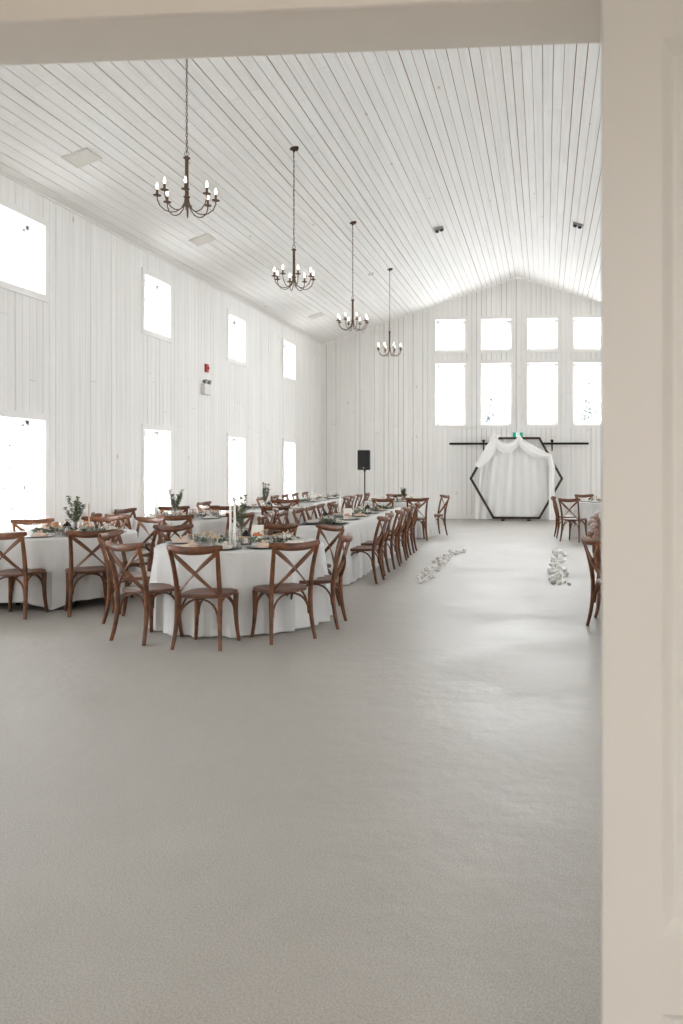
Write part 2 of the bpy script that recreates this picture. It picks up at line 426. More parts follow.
for z in (.3, 1.2, 2.15): h.tube([(.150, 1.585, z-.05), (.150, 1.585, z+.05)], .009, 8).box(.14, .16, 1.545, 1.63, z-.045, z+.045)
h.build('hinges', M['bronze'], o)

# lobby behind the camera
def plane(name, pts, m): return struct(MB().add(pts, [(0, 1, 2, 3)]).build(name, m))
lz = 2.75
lw = MB()
for (a, b, c, d) in cells(-2.6, 2.6, 0, lz, [(-1.41, .19, -.01, 2.485)]): lw.add([(a, 1.633, c), (b, 1.633, c), (b, 1.633, d), (a, 1.633, d)], [(0, 1, 2, 3)])
struct(lw.build('wall_lobby_front', M['plaster']))
plane('wall_lobby_left', [(-2.6, -3.4, 0), (-2.6, 1.633, 0), (-2.6, 1.633, lz), (-2.6, -3.4, lz)], M['plaster'])
plane('wall_lobby_right', [(2.6, -3.4, 0), (2.6, 1.633, 0), (2.6, 1.633, lz), (2.6, -3.4, lz)], M['plaster'])
plane('wall_lobby_rear', [(-2.6, -3.4, 0), (2.6, -3.4, 0), (2.6, -3.4, lz), (-2.6, -3.4, lz)], M['plaster'])
plane('ceiling_lobby', [(-2.6, -3.4, lz), (2.6, -3.4, lz), (2.6, 1.633, lz), (-2.6, 1.633, lz)], M['plaster'])
t = thing('added_ceiling_light', 'added round warm light in the unseen lobby, brightening the door leaf', 'ceiling light', (.9, -2.1, lz))  # unseen fixture, added as a source to brighten the door leaf
MB().lathe([(.2, -.002), (.2, -.03), (.17, -.035)], 24).build('base', M['bronze'], t, True)
MB().lathe([(.17, -.035), (.15, -.07), (.09, -.1), (0, -.11)], 24).build('added_shade', M['added_glow'], t, True)
L = bpy.data.lights.new('added_lobby_fill', 'AREA'); L.shape = 'DISK'; L.size = .5; L.energy = 36; L.color = (1, .95, .91)  # added fill light behind the camera for door leaf and casing
lo = bpy.data.objects.new('added_lobby_fill', L); C.objects.link(lo); lo.location = (.9, -2.1, lz-.13)

# ------------------------------------------------------------------ cross-back chair
def lerp(a, b, t): return a+(b-a)*t
def bez(p0, p1, p2, n=8):
    p0, p1, p2 = Vector(p0), Vector(p1), Vector(p2)
    return [p0*(1-t)**2+p1*2*t*(1-t)+p2*t*t for t in [i/n for i in range(n+1)]]
def make_chair():
    t = thing('cross_back_chair', 'x', 'chair')
    # seat: rounded trapezoid, slightly dished
    m = MB(); n = 32; rings = []
    def outline(k, z):
        out = []
        for j in range(n):
            a = 2*PI*j/n; ca, sa = math.cos(a), math.sin(a); e = .62
            x = math.copysign(abs(ca)**e, ca); y = math.copysign(abs(sa)**e, sa)
            w = .215+.018*y; out.append((x*w*k, y*.21*k+.01, z))
        return out
    for k, z in ((.93, .425), (.99, .43), (1, .442), (.985, .455), (.93, .459), (.6, .452), (.25, .449)): rings.append(outline(k, z))
    for r in rings: m.v += r
    for i in range(len(rings)-1):
        for j in range(n): m.f.append((i*n+j, i*n+(j+1) % n, (i+1)*n+(j+1) % n, (i+1)*n+j))
    m.f.append(tuple(range(n))[::-1]); m.f.append(tuple((len(rings)-1)*n+j for j in range(n)))
    m.build('seat', M['woodseat'], t, True)
    for sx in (-1, 1):
        p = bez((sx*.210, -.240, 0), (sx*.182, -.180, .22), (sx*.188, -.190, .44), 6)+bez((sx*.188, -.190, .44), (sx*.186, -.215, .66), (sx*.207, -.288, .845), 7)[1:]
        MB().tube(p, [.016, .0175, .019, .0205, .0215, .022, .022, .0215, .021, .0205, .020, .019, .0185, .018], 8, up=(0, 1, 0)).build('leg', M['wood'], t, True)
    for sx in (-1, 1):
        p = bez((sx*.180, .165, .428), (sx*.172, .155, .2), (sx*.200, .185, 0), 8)
        MB().tube(p, [.025, .0245, .0235, .022, .0205, .019, .0175, .0165, .0155], 8, up=(0, 1, 0)).build('leg', M['wood'], t, True)
    # crest rail, swept: ends rise and curl forward
    p = []; rr = []; rz = []
    for i in range(15):
        u = -1+2*i/14; p.append((u*.240, -.318+.060*u*u, .838+.026*u*u)); e = 1-abs(u)**6*.45; rr.append(.019*e); rz.append(.035*e)
    MB().tube(p, rr, 10, ry=rz).build('crest_rail', M['wood'], t, True)
    for k, sx in enumerate((-1, 1)):
        q = bez((sx*.190, -.272+.004*k, .818), (0, -.300+.012*k, .66), (-sx*.172, -.196+.004*k, .462), 10)
        MB().tube(q, 0.007, 8, ry=.019, up=(sx*.75, 0, 1)).build('cross_brace', M['wood'], t, True)
    # bentwood arches under the seat
    def arch(a, b, inw):
        a, b = Vector(a), Vector(b); mid = (a+b)/2+Vector(inw); pts = []
        for i in range(13):
            th = PI*i/12; w = (1-math.cos(th))/2; pp = a.lerp(b, w); pp.z = a.z+.195*math.sin(th)**.85
            pts.append(pp+Vector(inw)*math.sin(th))
        return pts
    for a, b, i in (((-.172, -.192, .225), (.172, -.192, .225), (0, .02, 0)), ((-.168, .178, .225), (.168, .178, .225), (0, -.02, 0)),
                    ((-.176, -.175, .225), (-.17, .16, .225), (.01, 0, 0)), ((.176, -.175, .225), (.17, .16, .225), (-.01, 0, 0))):
        MB().tube(arch(a, b, i), .0095, 6, up=(.3, .3, 1)).build('arch_brace', M['wood'], t, True)
    return t
CH = Proto(make_chair())
def face(dx, dy): return math.atan2(-dx, dy)
def chair(x, y, dx, dy, label, group): return CH.put((x, y, 0), face(dx, dy), label, group)

# ------------------------------------------------------------------ tables and cloths
def round_table(x, y, r, lab):
    t = thing('round_table', lab, 'table', (x, y, 0), 0, 'round banquet tables')
    MB().lathe([(r-.01, .735), (r, .74), (r, .755), (r-.005, .762)], 40).build('tabletop', M['fixture'], t)
    for i in range(4):
        a = PI/4+i*PI/2; q = r*.62
        MB().tube([(q*math.cos(a), q*math.sin(a), .735), (q*1.02*math.cos(a), q*1.02*math.sin(a), .03)], .014, 8).lathe([(.022, 0), (.024, .03), (.012, .035)], 8, (q*1.02*math.cos(a), q*1.02*math.sin(a), 0)).build('leg', M['blackmetal'], t)
def cloth(x, y, outline, lab, hem, seed, flare=.06, amp=.022, rz=0, group='white tablecloths', T=.768, step=1):
    """outline: list of (px,py,nx,ny,s); hem: function of outline index fraction -> z of hem"""
    r = random.Random(seed); n = len(outline); m = MB()
    tot = outline[-1][4]+.05
    comps = [(max(1, round(tot/w)), r.uniform(0, 6.28), a) for w, a in ((.26, 1), (.17, 1), (.50, .5), (.10, .5))]
    rows = [(-.35, 0), (-.03, 0), (-.008, -.002), (.003, -.008), (.008, -.02)]
    rings = []
    for off, dz in rows:
        rings.append([(p[0]+p[2]*off, p[1]+p[3]*off, T+dz) for p in outline])
    K = 14
    for k in range(1, K+1):
        u = k/K; ring = []
        for i, p in enumerate(outline):
            fr = p[4]/tot; w = sum(a*math.sin(2*PI*c*fr+ph) for c, ph, a in comps)/1.6
            z0 = T-.02; z = lerp(z0, hem(i/n), u)
            o = .008+flare*u+amp*w*min(1, u*1.5)**.9+amp*.6*u*math.sin(2*PI*comps[1][0]*fr*.5+u*1.5)
            o = max(o, .006)
            ring.append((p[0]+p[2]*o, p[1]+p[3]*o, z))
        rings.append(ring)
    for rg in rings: m.v += rg
    for i in range(len(rings)-1):
        for j in range(n): m.f.append((i*n+j, (i+1)*n+j, (i+1)*n+(j+1) % n, i*n+(j+1) % n))
    m.f.append(tuple(range(n)))
    o = m.build('tablecloth', M['cloth'], None, True); o.location = (x, y, 0); o.rotation_euler = (0, 0, rz)
    return tag(o, lab, 'tablecloth', group)
def circ(r, n=144): return [(r*math.cos(2*PI*i/n), r*math.sin(2*PI*i/n), math.cos(2*PI*i/n), math.sin(2*PI*i/n), 2*PI*r*i/n) for i in range(n)]
def rect(w, l, rc=.04, step=.035):
    pts = []; s = 0; hx, hy = w/2-rc, l/2-rc
    def seg(a, b, nx, ny):
        L = math.dist(a, b); k = max(1, int(L/step)); return [(lerp(a[0], b[0], i/k), lerp(a[1], b[1], i/k), nx, ny) for i in range(k)]
    raw = []
    raw += seg((w/2, -hy), (w/2, hy), 1, 0); raw += [(hx+rc*math.cos(a), hy+rc*math.sin(a), math.cos(a), math.sin(a)) for a in [PI/2*i/6 for i in range(6)]]
    raw += seg((hx, l/2), (-hx, l/2), 0, 1); raw += [(-hx+rc*math.cos(a), hy+rc*math.sin(a), math.cos(a), math.sin(a)) for a in [PI/2+PI/2*i/6 for i in range(6)]]
    raw += seg((-w/2, hy), (-w/2, -hy), -1, 0); raw += [(-hx+rc*math.cos(a), -hy+rc*math.sin(a), math.cos(a), math.sin(a)) for a in [PI+PI/2*i/6 for i in range(6)]]
    raw += seg((-hx, -l/2), (hx, -l/2), 0, -1); raw += [(hx+rc*math.cos(a), -hy+rc*math.sin(a), math.cos(a), math.sin(a)) for a in [1.5*PI+PI/2*i/6 for i in range(6)]]
    out = []; prev = raw[0]
    for p in raw: s += math.dist(p[:2], prev[:2])+.004; out.append((*p, s)); prev = p
    return out
def long_table(x, y0, y1, w, rz, lab):
    n = 2; L = (y1-y0)/n; cx, cy = x, (y0+y1)/2
    for k in range(n):
        oy = (k-.5)*L; px, py = cx-math.sin(rz)*oy, cy+math.cos(rz)*oy
        t = thing('folding_table', lab % ('nearer', 'farther')[k], 'table', (px, py, 0), rz, 'long folding tables under white cloths')
        MB().box(-w/2, w/2, -L/2+.003, L/2-.003, .735, .76).build('tabletop', M['fixture'], t)
        for sx in (-1, 1):
            for sy in (-1, 1): MB().tube([(sx*(w/2-.08), sy*(L/2-.25), .735), (sx*(w/2-.06), sy*(L/2-.22), 0)], .013, 8).build('leg', M['blackmetal'], t)

# place settings ---------------------------------------------------
t = thing('charger_plate', 'x', 'plate')
MB().lathe([(.0, .001), (.10, .001), (.155, .012), (.16, .016), (.155, .017), (.10, .007), (0, .006)], 28).build('rim', M['charger'], t, True); PLATE = Proto(t)
def napkin_proto(m):
    b = MB()
    for k, (w, l, a) in enumerate(((.11, .17, .1), (.10, .16, -.1), (.05, .13, .25))):
        mt = Matrix.Rotation(a, 4, 'Z'); b.box(-w/2, w/2, -l/2, l/2, .001+k*.012, .012+k*.012, mt)
    for k in range(4):
        b.leaf((.0, 0, .034), (math.cos(k*1.6), math.sin(k*1.6), .9), (0, 0, 1), .05, .016)
    o = b.build('folded_napkin', m); tag(o, 'x', 'napkin'); return Proto(o)
NAP = napkin_proto(M['napkin']); NAPP = napkin_proto(M['peach'])
t = thing('glass_tumbler', 'x', 'glass')
MB().lathe([(0, .002), (.027, .002), (.033, .09), (.035, .10), (.033, .10), (.028, .012), (0, .012)], 16).build('bowl', M['glass'], t, True)
MB().lathe([(.0345, .0985), (.0354, .100), (.0345, .1015), (.0336, .100), (.0345, .0985)], 16).build('gold_rim', M['gold'], t, True); GLS = Proto(t)
t = thing('taper_candle_holder', 'x', 'candle holder')
MB().lathe([(0, .001), (.03, .001), (.034, .07), (.036, .15), (.034, .15), (.03, .07), (.026, .01), (0, .01)], 16).build('glass_cup', M['glass'], t, True)
MB().tube([(0, 0, .011), (0, 0, .40), (0, 0, .425)], [.0125, .010, .004], 10).build('taper_candle', M['wax'], t, True); TAP = Proto(t)
t = thing('blush_taper_candle_holder', 'x', 'candle holder')
MB().lathe([(.0, 0), (.035, 0), (.036, .006), (.008, .012), (.006, .06), (.016, .07), (.02, .085), (.012, .10), (.011, .115)], 16).build('holder', M['brass'], t, True)
MB().tube([(0, 0, .10), (0, 0, .32), (0, 0, .345)], [.009, .008, .003], 10).build('taper_candle', M['pinkwax'], t, True); TAPP = Proto(t)
# small black lantern
t = thing('candle_lantern', 'x', 'lantern')
MB().lathe([(0, 0), (.05, 0), (.052, .012), (.044, .018), (0, .018)], 12).build('base', M['blackmetal'], t, True)
b = MB()
for k in range(6):
    a = k*PI/3; b.tube([(.044*math.cos(a), .044*math.sin(a), .016), (.047*math.cos(a), .047*math.sin(a), .055), (.04*math.cos(a), .04*math.sin(a), .095)], .0045, 6)
b.build('bars', M['blackmetal'], t, True)
MB().lathe([(.048, .09), (.046, .10), (.03, .122), (.014, .132), (.01, .145), (0, .147)], 12).build('cap', M['blackmetal'], t, True)
MB().lathe([(0, .018), (.022, .018), (.022, .065), (0, .066)], 12).build('candle', M['wax'], t, True)
MB().tube([(.02*math.cos(a), 0, .145+.018*math.sin(a)) for a in [PI*i/8 for i in range(9)]], .0025, 6, up=(0, 1, 0)).build('handle', M['blackmetal'], t, True)
LAN = Proto(t)
# cards
def card(cols):
    t = thing('table_card', 'x', 'card')
    mt = Matrix.Rotation(-.12, 4, 'X')
    MB().box(-.06, .06, -.002, .002, 0, .16, mt).build('card', M['paper'], t)
    r = random.Random(3); b = MB(); c = MB()
    for k in range(7):
        x = -.04+.08*k/6; h_ = r.uniform(.02, .055)
        (b if k % 2 else c).box(x-.007, x+.007, -.0032, -.0021,   .045, .045+h_, mt)
    b.build('print', cols[0], t); c.build('print', cols[1], t); 
    return Proto(t)
CARD = card((M['orange'], M['orangeB'])); CARDB = card((M['blueprint'], M['orange']))
# photo-glass votive with copper upper half
t = thing('copper_votive', 'x', 'candle holder')
MB().lathe([(0, .001), (.038, .001), (.04, .05), (.038, .05), (.03, .01), (0, .01)], 14).build('cup', M['charger'], t, True)
MB().lathe([(.04, .05), (.042, .11), (.040, .11), (.038, .05)], 14).build('rim_band', M['brass'], t, True); VOT = Proto(t)
# vases
def vase_proto(h_, spread, seed, n=7):
    r = random.Random(seed); t = thing('vase_of_greenery', 'x', 'vase')
    MB().lathe([(0, .002), (.035, .002), (.045, .02), (.045, .09), (.03, .115), (.032, .125), (.029, .125), (.026, .113), (.04, .088), (.04, .02), (0, .008)], 16).build('vase', M['glass'], t, True)
    st = MB(); lf = MB()
    for k in range(n):
        a = r.uniform(0, 2*PI); s_ = r.uniform(.2, 1)*spread; hh = h_*r.uniform(.7, 1.05)
        pts = bez((0, 0, .015), (.01*math.cos(a), .01*math.sin(a), hh*.5), (s_*math.cos(a), s_*math.sin(a), hh), 8); st.tube(pts, .0018, 5)
        for q in range(20):
            p = pts[3].lerp(pts[8], q/19); i = 3+int(q/2)
            for s2 in range(3):
                b_ = r.uniform(0, 2*PI); lf.leaf(p, (math.cos(b_), math.sin(b_), r.uniform(-.1, .8)), (0, 0, 1), r.uniform(.030, .055), r.uniform(.010, .018))
    st.build('stems', M['stem'], t, True); o = lf.build('leaves', M['leaf'], t); o['kind'] = 'stuff'
    return Proto(t)
VAS = vase_proto(.40, .13, 5); VASB = vase_proto(.30, .09, 9, 8); VASC = vase_proto(.46, .10, 12, 5)
def garland_mesh(L, w, seed, dens=420):
    r = random.Random(seed); lf = MB(); n = int(L*dens)
    for k in range(n):
        u = r.uniform(-.5, .5); tp = 1-abs(u*2)**3*.6; a = r.uniform(0, 2*PI)
        p = (u*L, max(-.8, min(.8, r.gauss(0, .4)))*w*tp+.02*math.sin(u*9), .004+abs(r.gauss(0, .018)))
        lf.leaf(p, (math.cos(a), math.sin(a), r.uniform(.0, .7)), (0, 0, 1), r.uniform(.035, .065), r.uniform(.009, .016))
    return lf.mesh('greenery_garland', M['leafdark'])
GAR = {}
def garland(x, y, z, L, w, rz, lab, seed=1):
    if (L, w) not in GAR: GAR[(L, w)] = garland_mesh(L, w, seed)
    o = bpy.data.objects.new('greenery_garland', GAR[(L, w)]); C.objects.link(o); o.location = (x, y, z); o.rotation_euler = (0, 0, rz)
    return tag(o, lab, 'garland', 'greenery garlands on the tables')

TT = .7685
def setting(x, y, dx, dy, where, glasses=2, peach=False, nap=True):
    rz = face(dx, dy)
    PLATE.put((x, y, TT), rz, 'dark charger plate '+where, 'dark charger plates')
    if nap: (NAPP if peach else NAP).put((x, y, TT+.009), rz+R.uniform(-.3, .3), ('peach' if peach else 'cream')+' napkin '+where, 'folded napkins on the chargers')
    for k in range(glasses):
        ox = (.16, .09)[k]; oy = (.15, .21)[k]
        c, s = math.cos(rz), math.sin(rz)
        GLS.put((x+c*ox-s*oy, y+s*ox+c*oy, TT), 0, ('nearer gold-rimmed glass ', 'farther gold-rimmed glass ')[k]+where, 'gold-rimmed tumblers')

def banquet_round(cx, cy, r, name, chairs, hem=None, seed=1, glasses=2, off=.62, flare=.035, amp=.045):
    round_table(cx, cy, r, 'folding table under the white cloth of '+name)
    cloth(cx, cy, circ(r), 'white floor-length cloth over '+name, hem or (lambda f: .012), seed, flare, amp)
    for (x, y, dx, dy, lab) in chairs:
        l = math.hypot(dx, dy); chair(x, y, dx/l, dy/l, 'brown cross-back chair at the %s of %s' % (lab, name), 'cross-back chairs')
        vx, vy = cx-x, cy-y; q = math.hypot(vx, vy); vx /= q; vy /= q; rr = r-.21
        setting(cx-vx*rr, cy-vy*rr, vx, vy, 'at the %s of %s' % (lab, name), glasses, peach=R.random() < .25)

A = 'the front round table'
banquet_round(-3.02, 8.07, .80, A, [
    (-2.90, 6.97, .03, 1, 'near edge'),
    (-2.36, 7.30, -.27, .285, 'near right edge'),
    (-3.53, 7.19, .40, .9, 'near left edge'),
    (-2.20, 7.90, -1, -.06, 'right edge'),
    (-2.56, 8.92, -.60, -.80, 'far right edge'),
    (-3.05, 9.03, 0, -1, 'far edge'),
    (-3.85, 8.80, 1, -.5, 'far left edge'),
    (-4.07, 8.02, 1, .05, 'left edge')], seed=3)
B = 'the nearest window table'
def hemB(f):
    a = 2*PI*f; q = min(abs(((a-(-PI/2+.38)+PI) % (2*PI))-PI), 1); return .10-.085*max(0, 1-q/.28)
banquet_round(-5.50, 9.15, .76, B, [
    (-5.42, 8.18, -.05, 1, 'near edge'),
    (-4.80, 8.42, -.55, .75, 'near right edge'),
    (-4.62, 9.17, -1, -.05, 'right edge'),
    (-5.10, 9.98, -.3, -.9, 'far right edge'),
    (-5.72, 10.12, .15, -1, 'far edge'),
    (-6.17, 9.62, .62, -.8, 'far left edge')], hem=hemB, seed=11, amp=.03)
E_ = 'the second window table'
banquet_round(-5.30, 12.02, .76, E_, [
    (-5.00, 11.05, -.2, 1, 'near edge'),
    (-4.48, 11.48, -.8, .5, 'near right edge'),
    (-4.42, 12.45, -.9, -.35, 'far right edge'),
    (-5.25, 12.98, 0, -1, 'far edge'),
    (-5.85, 12.80, .5, -.8, 'far left edge'),
    (-6.15, 12.22, 1, -.2, 'left edge'),
    (-6.05, 11.35, .75, .65, 'left edge, nearer the doorway'),
    (-5.70, 11.12, .35, 1, 'near left edge')], seed=21)
F_ = 'the third window table'
banquet_round(-4.95, 14.45, .76, F_, [
    (-4.52, 13.55, -.4, .9, 'near edge'),
    (-4.00, 14.45, -1, 0, 'right edge'),
    (-5.05, 15.42, 0, -1, 'far edge'),
    (-5.90, 14.60, 1, -.1, 'left edge'),
    (-5.45, 13.65, .45, .9, 'near left edge')], seed=31, glasses=1)
D_ = 'the round table left of the arch'
banquet_round(-3.18, 17.85, .72, D_, [
    (-3.22, 16.75, .1, 1, 'near left edge'),
    (-2.66, 16.98, -.25, .9, 'near right edge'),
    (-2.46, 18.25, -.85, -.5, 'right edge'),
    (-3.35, 18.75, .3, -1, 'far edge'),
    (-3.98, 17.55, 1, .05, 'left edge')], seed=41, glasses=1)
J_ = 'the round table right of the arch'
banquet_round(1.42, 17.9, .78, J_, [
    (.46, 17.85, 1, .1, 'left edge'),
    (.60, 17.0, .45, .9, 'near left edge'),
    (1.00, 18.80, .4, -.9, 'far left edge'),
    (1.70, 18.88, -.2, -1, 'far right edge')], seed=51, glasses=1)

ORD = ['first', 'second', 'third', 'fourth', 'fifth', 'sixth', 'seventh']
def banquet_long(x, y0, y1, w, rz, name, right, left, seed, glasses=1, cr=0, cl=0):
    long_table(x, y0, y1, w, rz, '%s half of the folding tables under '+name)
    cy = (y0+y1)/2; cloth(x, cy, rect(w+.01, y1-y0+.01), 'white floor-length cloth over '+name, lambda f: .012, seed, .035, .038, rz)
    c, s = math.cos(rz), math.sin(rz)
    for side, ys, gap in ((1, right, cr), (-1, left, cl)):
        for k, yy in enumerate(ys):
            ly = yy-cy; g = gap+R.uniform(-.02, .02)
            if k == 0: g += .05
            lx = side*(w/2+.20+g)
            px, py = x+c*lx-s*ly, cy+s*lx+c*ly
            wob = R.uniform(-.06, .06); dx, dy = -side*c, -side*s
            dx, dy = dx*math.cos(wob)-dy*math.sin(wob), dx*math.sin(wob)+dy*math.cos(wob)
            lab = '%s from doorway, %s side of %s' % (ORD[k], 'right' if side > 0 else 'left', name)
            if name == Kn and k == 0: px += .03; dx, dy = .955, .295
            chair(px, py, dx, dy, 'brown cross-back chair, '+lab, 'cross-back chairs')
            lx = side*(w/2-.18); px, py = x+c*lx-s*ly, cy+s*lx+c*ly
            setting(px, py, dx, dy, lab, glasses, peach=R.random() < .2)
Kn = 'the long table behind the door'
Cn = 'the long middle table'
banquet_long(-2.97, 10.52, 15.2, .70, .022, Cn, [10.86+.76*k for k in range(6)], [10.95+.76*k for k in range(6)], 61, cr=-.07)
Gn = 'the long window table'
banquet_long(-5.08, 16.7, 20.6, .70, 0, Gn, [17.3+.78*k for k in range(4)], [17.0+.78*k for k in range(5)], 71, 1)
chair(-5.02, 16.18, 0, 1, 'brown cross-back chair at the near end of the long window table', 'cross-back chairs')
banquet_long(1.42, 7.5, 12.2, .74, -.075, Kn, [], [7.88+.76*k for k in range(6)], 81, 1, cl=.0)

# centrepieces
garland(-3.0, 8.10, TT, 1.05, .15, .05, 'leafy green garland across '+A)
garland(-5.42, 9.10, TT, .85, .15, 0, 'leafy green garland across '+B)
garland(-5.30, 12.02, TT, .85, .15, 0, 'leafy green garland across '+E_)
garland(-4.95, 14.45, TT, .85, .15, 0, 'leafy green garland across '+F_)
garland(-3.02, 17.75, TT, .85, .15, 0, 'leafy green garland across '+D_)
garland(1.42, 17.9, TT, .85, .15, 0, 'leafy green garland across '+J_)
for k, yy in enumerate([10.95, 11.9, 12.8, 13.7, 14.6]):
    garland(-2.92+(.04, -.05, .05, -.03, .04)[k], yy, TT, .5, .15, PI/2+.5*(-1)**k, 'bunch of greenery on %s, %s from the doorway' % (Cn, ORD[k]))
for k, yy in enumerate([17.3, 18.6, 19.9]):
    garland(-5.08, yy, TT, .5, .15, PI/2, 'bunch of greenery on %s, %s from the doorway' % (Gn, ORD[k]))
for k, yy in enumerate([8.4, 9.8, 11.2]):
    garland(1.42-.075*-(yy-9.85), yy, TT, .5, .15, PI/2, 'bunch of greenery on %s, %s from the doorway' % (Kn, ORD[k]))
VASC.put((-3.14, 8.40, TT), .5, 'tall vase of eucalyptus on '+A, 'vases of greenery')
VAS.put((-5.47, 9.32, TT), 1.5, 'vase of loose eucalyptus on '+B, 'vases of greenery')
VAS.put((-5.55, 12.1, TT), 2.5, 'vase of eucalyptus on '+E_, 'vases of greenery')
VASC.put((-5.0, 14.5, TT), 4, 'vase of sparse eucalyptus on '+F_, 'vases of greenery')
VASB.put((-3.05, 17.8, TT), 0, 'vase of bushy greenery on '+D_, 'vases of greenery')
VASB.put((1.42, 17.95, TT), 2, 'vase of bushy greenery on '+J_, 'vases of greenery')
LAN.put((-2.92, 7.93, TT), .3, 'small black candle lantern on '+A, 'black candle lanterns')
LAN.put((-5.40, 9.02, TT), .3, 'small black candle lantern on '+B, 'black candle lanterns')
LAN.put((-3.02, 11.25, TT), 1, 'small black candle lantern at the near end of '+Cn, 'black candle lanterns')
LAN.put((-2.86, 13.25, TT), 2, 'small black candle lantern midway along '+Cn, 'black candle lanterns')
LAN.put((-4.85, 14.3, TT), 2, 'small black candle lantern on '+F_, 'black candle lanterns')
LAN.put((-3.2, 17.6, TT), 2, 'small black candle lantern on '+D_, 'black candle lanterns')
CARD.put((-2.97, 8.40, TT), .25, 'white card printed in orange and rust on '+A, 'table cards')
CARDB.put((-2.83, 11.75, TT), .1, 'white card printed in blue and orange on '+Cn, 'table cards')
CARDB.put((-2.85, 17.65, TT), .1, 'white card printed in blue and orange on '+D_, 'table cards')
TAP.put((-2.90, 7.58, TT), 0, 'white taper in a glass cup near the front edge of '+A, 'white taper candles in glass cups')
TAP.put((-3.05, 7.86, TT), 0, 'white taper in a glass cup left of the lantern on '+A, 'white taper candles in glass cups')
TAP.put((-5.75, 11.9, TT), 0, 'white taper in a glass cup on '+E_, 'white taper candles in glass cups')
TAP.put((-3.1, 12.4, TT), 0, 'white taper in a glass cup on '+Cn, 'white taper candles in glass cups')
TAP.put((-5.1, 17.9, TT), 0, 'white taper in a glass cup on '+Gn, 'white taper candles in glass cups')
TAPP.put((-5.22, 9.16, TT), 0, 'blush taper in a pink holder on '+B, 'taper candle')
VOT.put((-5.72, 9.32, TT), 0, 'dark and copper votive cup on '+B, 'votive cups')
GLS.put((-5.38, 8.80, TT), 0, 'gold-rimmed tumbler in front of the lantern on '+B, 'gold-rimmed tumblers')
for k, (gx, gy) in enumerate([(-3.42, 7.95), (-3.33, 8.02), (-3.27, 7.9)]):
    GLS.put((gx, gy, TT), 0, 'gold-rimmed tumbler, %s from left beside the candles, %s' % (ORD[k], A), 'gold-rimmed tumblers')

# ------------------------------------------------------------------ chandeliers
def make_chandelier():
    t = thing('chandelier', 'x', 'chandelier'); Z = 0   # origin at hub (bottom of stem)
    MB().lathe([(0, -.03), (.012, -.028), (.02, -.01), (.03, 0), (.034, .008), (.022, .016), (.018, .03), (.017, .375), (.03, .385), (.036, .392), (.03, .40), (.012, .41), (0, .412)], 16).build('stem', M['bronze'], t, True)
    b = MB().tube([(.022*math.cos(a), 0, .435+.022*math.sin(a)) for a in [2*PI*i/12 for i in range(12)]], .003, 6, up=(0, 1, 0), closed=True)
    b.build('loop', M['bronze'], t, True)
    for k in range(8):
        a = 2*PI*(k+.35)/8; c, s = math.cos(a), math.sin(a)
        q = []
        for r_, z in ((.012, .02), (.022, -.05), (.05, -.11), (.10, -.148), (.15, -.157), (.20, -.143), (.25, -.10), (.272, -.045), (.274, -.015)):
            q.append((r_*c, r_*s, z))
        arm = MB().tube(q, .0055, 8, up=(-s, c, 0)).build('arm', M['bronze'], t, True)
        cc = (.274*c, .274*s, 0)
        MB().lathe([(.006, -.02), (.012, -.014), (.036, -.008), (.04, 0), (.03, 0), (.012, -.002), (.011, .055), (0, .056)], 12, cc).build('candle_cup', M['bronze'], arm, True)
        MB().lathe([(.006, .056), (.010, .066), (.0125, .078), (.010, .096), (.005, .114), (0, .122)], 10, cc).build('bulb', M['bulb'], arm, True)
    return t
CHD = Proto(make_chandelier())
CX = -3.54
for k, y in enumerate([7.98, 11.5, 15.1, 18.75]):
    nm = ['nearest', 'second nearest', 'third nearest', 'farthest'][k]
    o = CHD.put((CX, y, 4.20), R.uniform(0, .3), 'eight-light bronze chandelier, %s of the row of four' % nm, 'bronze chandeliers')
    # hanging chain and canopy belong to this chandelier
    top = roof(CX)-.03; b = MB(); z = 4.20+.45; i = 0
    while z < top:
        pts = []
        for j in range(10):
            a = 2*PI*j/10; u, w = .009*math.cos(a), .021*math.sin(a); pts.append((u, 0, w) if i % 2 else (0, u, w))
        b.tube([(p[0], p[1], p[2]+z-4.20) for p in pts], .0028, 5, up=(0, 1, 0) if i % 2 else (1, 0, 0), closed=True); z += .034; i += 1
    b.tube([(.006*math.sin(q*1.3), .006*math.cos(q*1.3), .44+(top-4.20-.44)*q/24) for q in range(25)], .0022, 5)
    b.build('chain', M['bronze'], o, False)
    d = roof(CX)-4.20
    cn = MB().lathe([(0, -.05), (.015, -.048), (.02, -.03), (.06, -.02), (.066, 0), (.066, .03)], 18, (0, 0, d)).build('canopy', M['bronze'], o, True)

# ------------------------------------------------------------------ hexagon arch
AY = 23.25; ax = -.80
zc_ = lambda s: s
Hm = 2.33; bx0 = .04
t = thing('hexagon_arch', 'dark wooden hexagon wedding arch standing before the back wall', 'wedding arch', (ax, AY, 0))
hv = [(-.64, .07), (.64, .07), (1.27, 1.17), (.64, 2.30), (-.64, 2.30), (-1.28, 1.17)]
for i in range(6):
    a, b = Vector((hv[i][0], 0, hv[i][1])), Vector((hv[(i+1) % 6][0], 0, hv[(i+1) % 6][1])); d = (b-a); L = d.length
    ang = math.atan2(d.z, d.x); mt = Matrix.Translation(a) @ Matrix.Rotation(-ang, 4, 'Y')
    MB().box(-.02, L+.02, -.035, .035, -.032, .032, mt).build('frame_bar', M['darkwood'], t)
for x in (-.37, .35): MB().box(x-.05, x+.05, -.28, .28, 0, .04).build('foot', M['darkwood'], t)
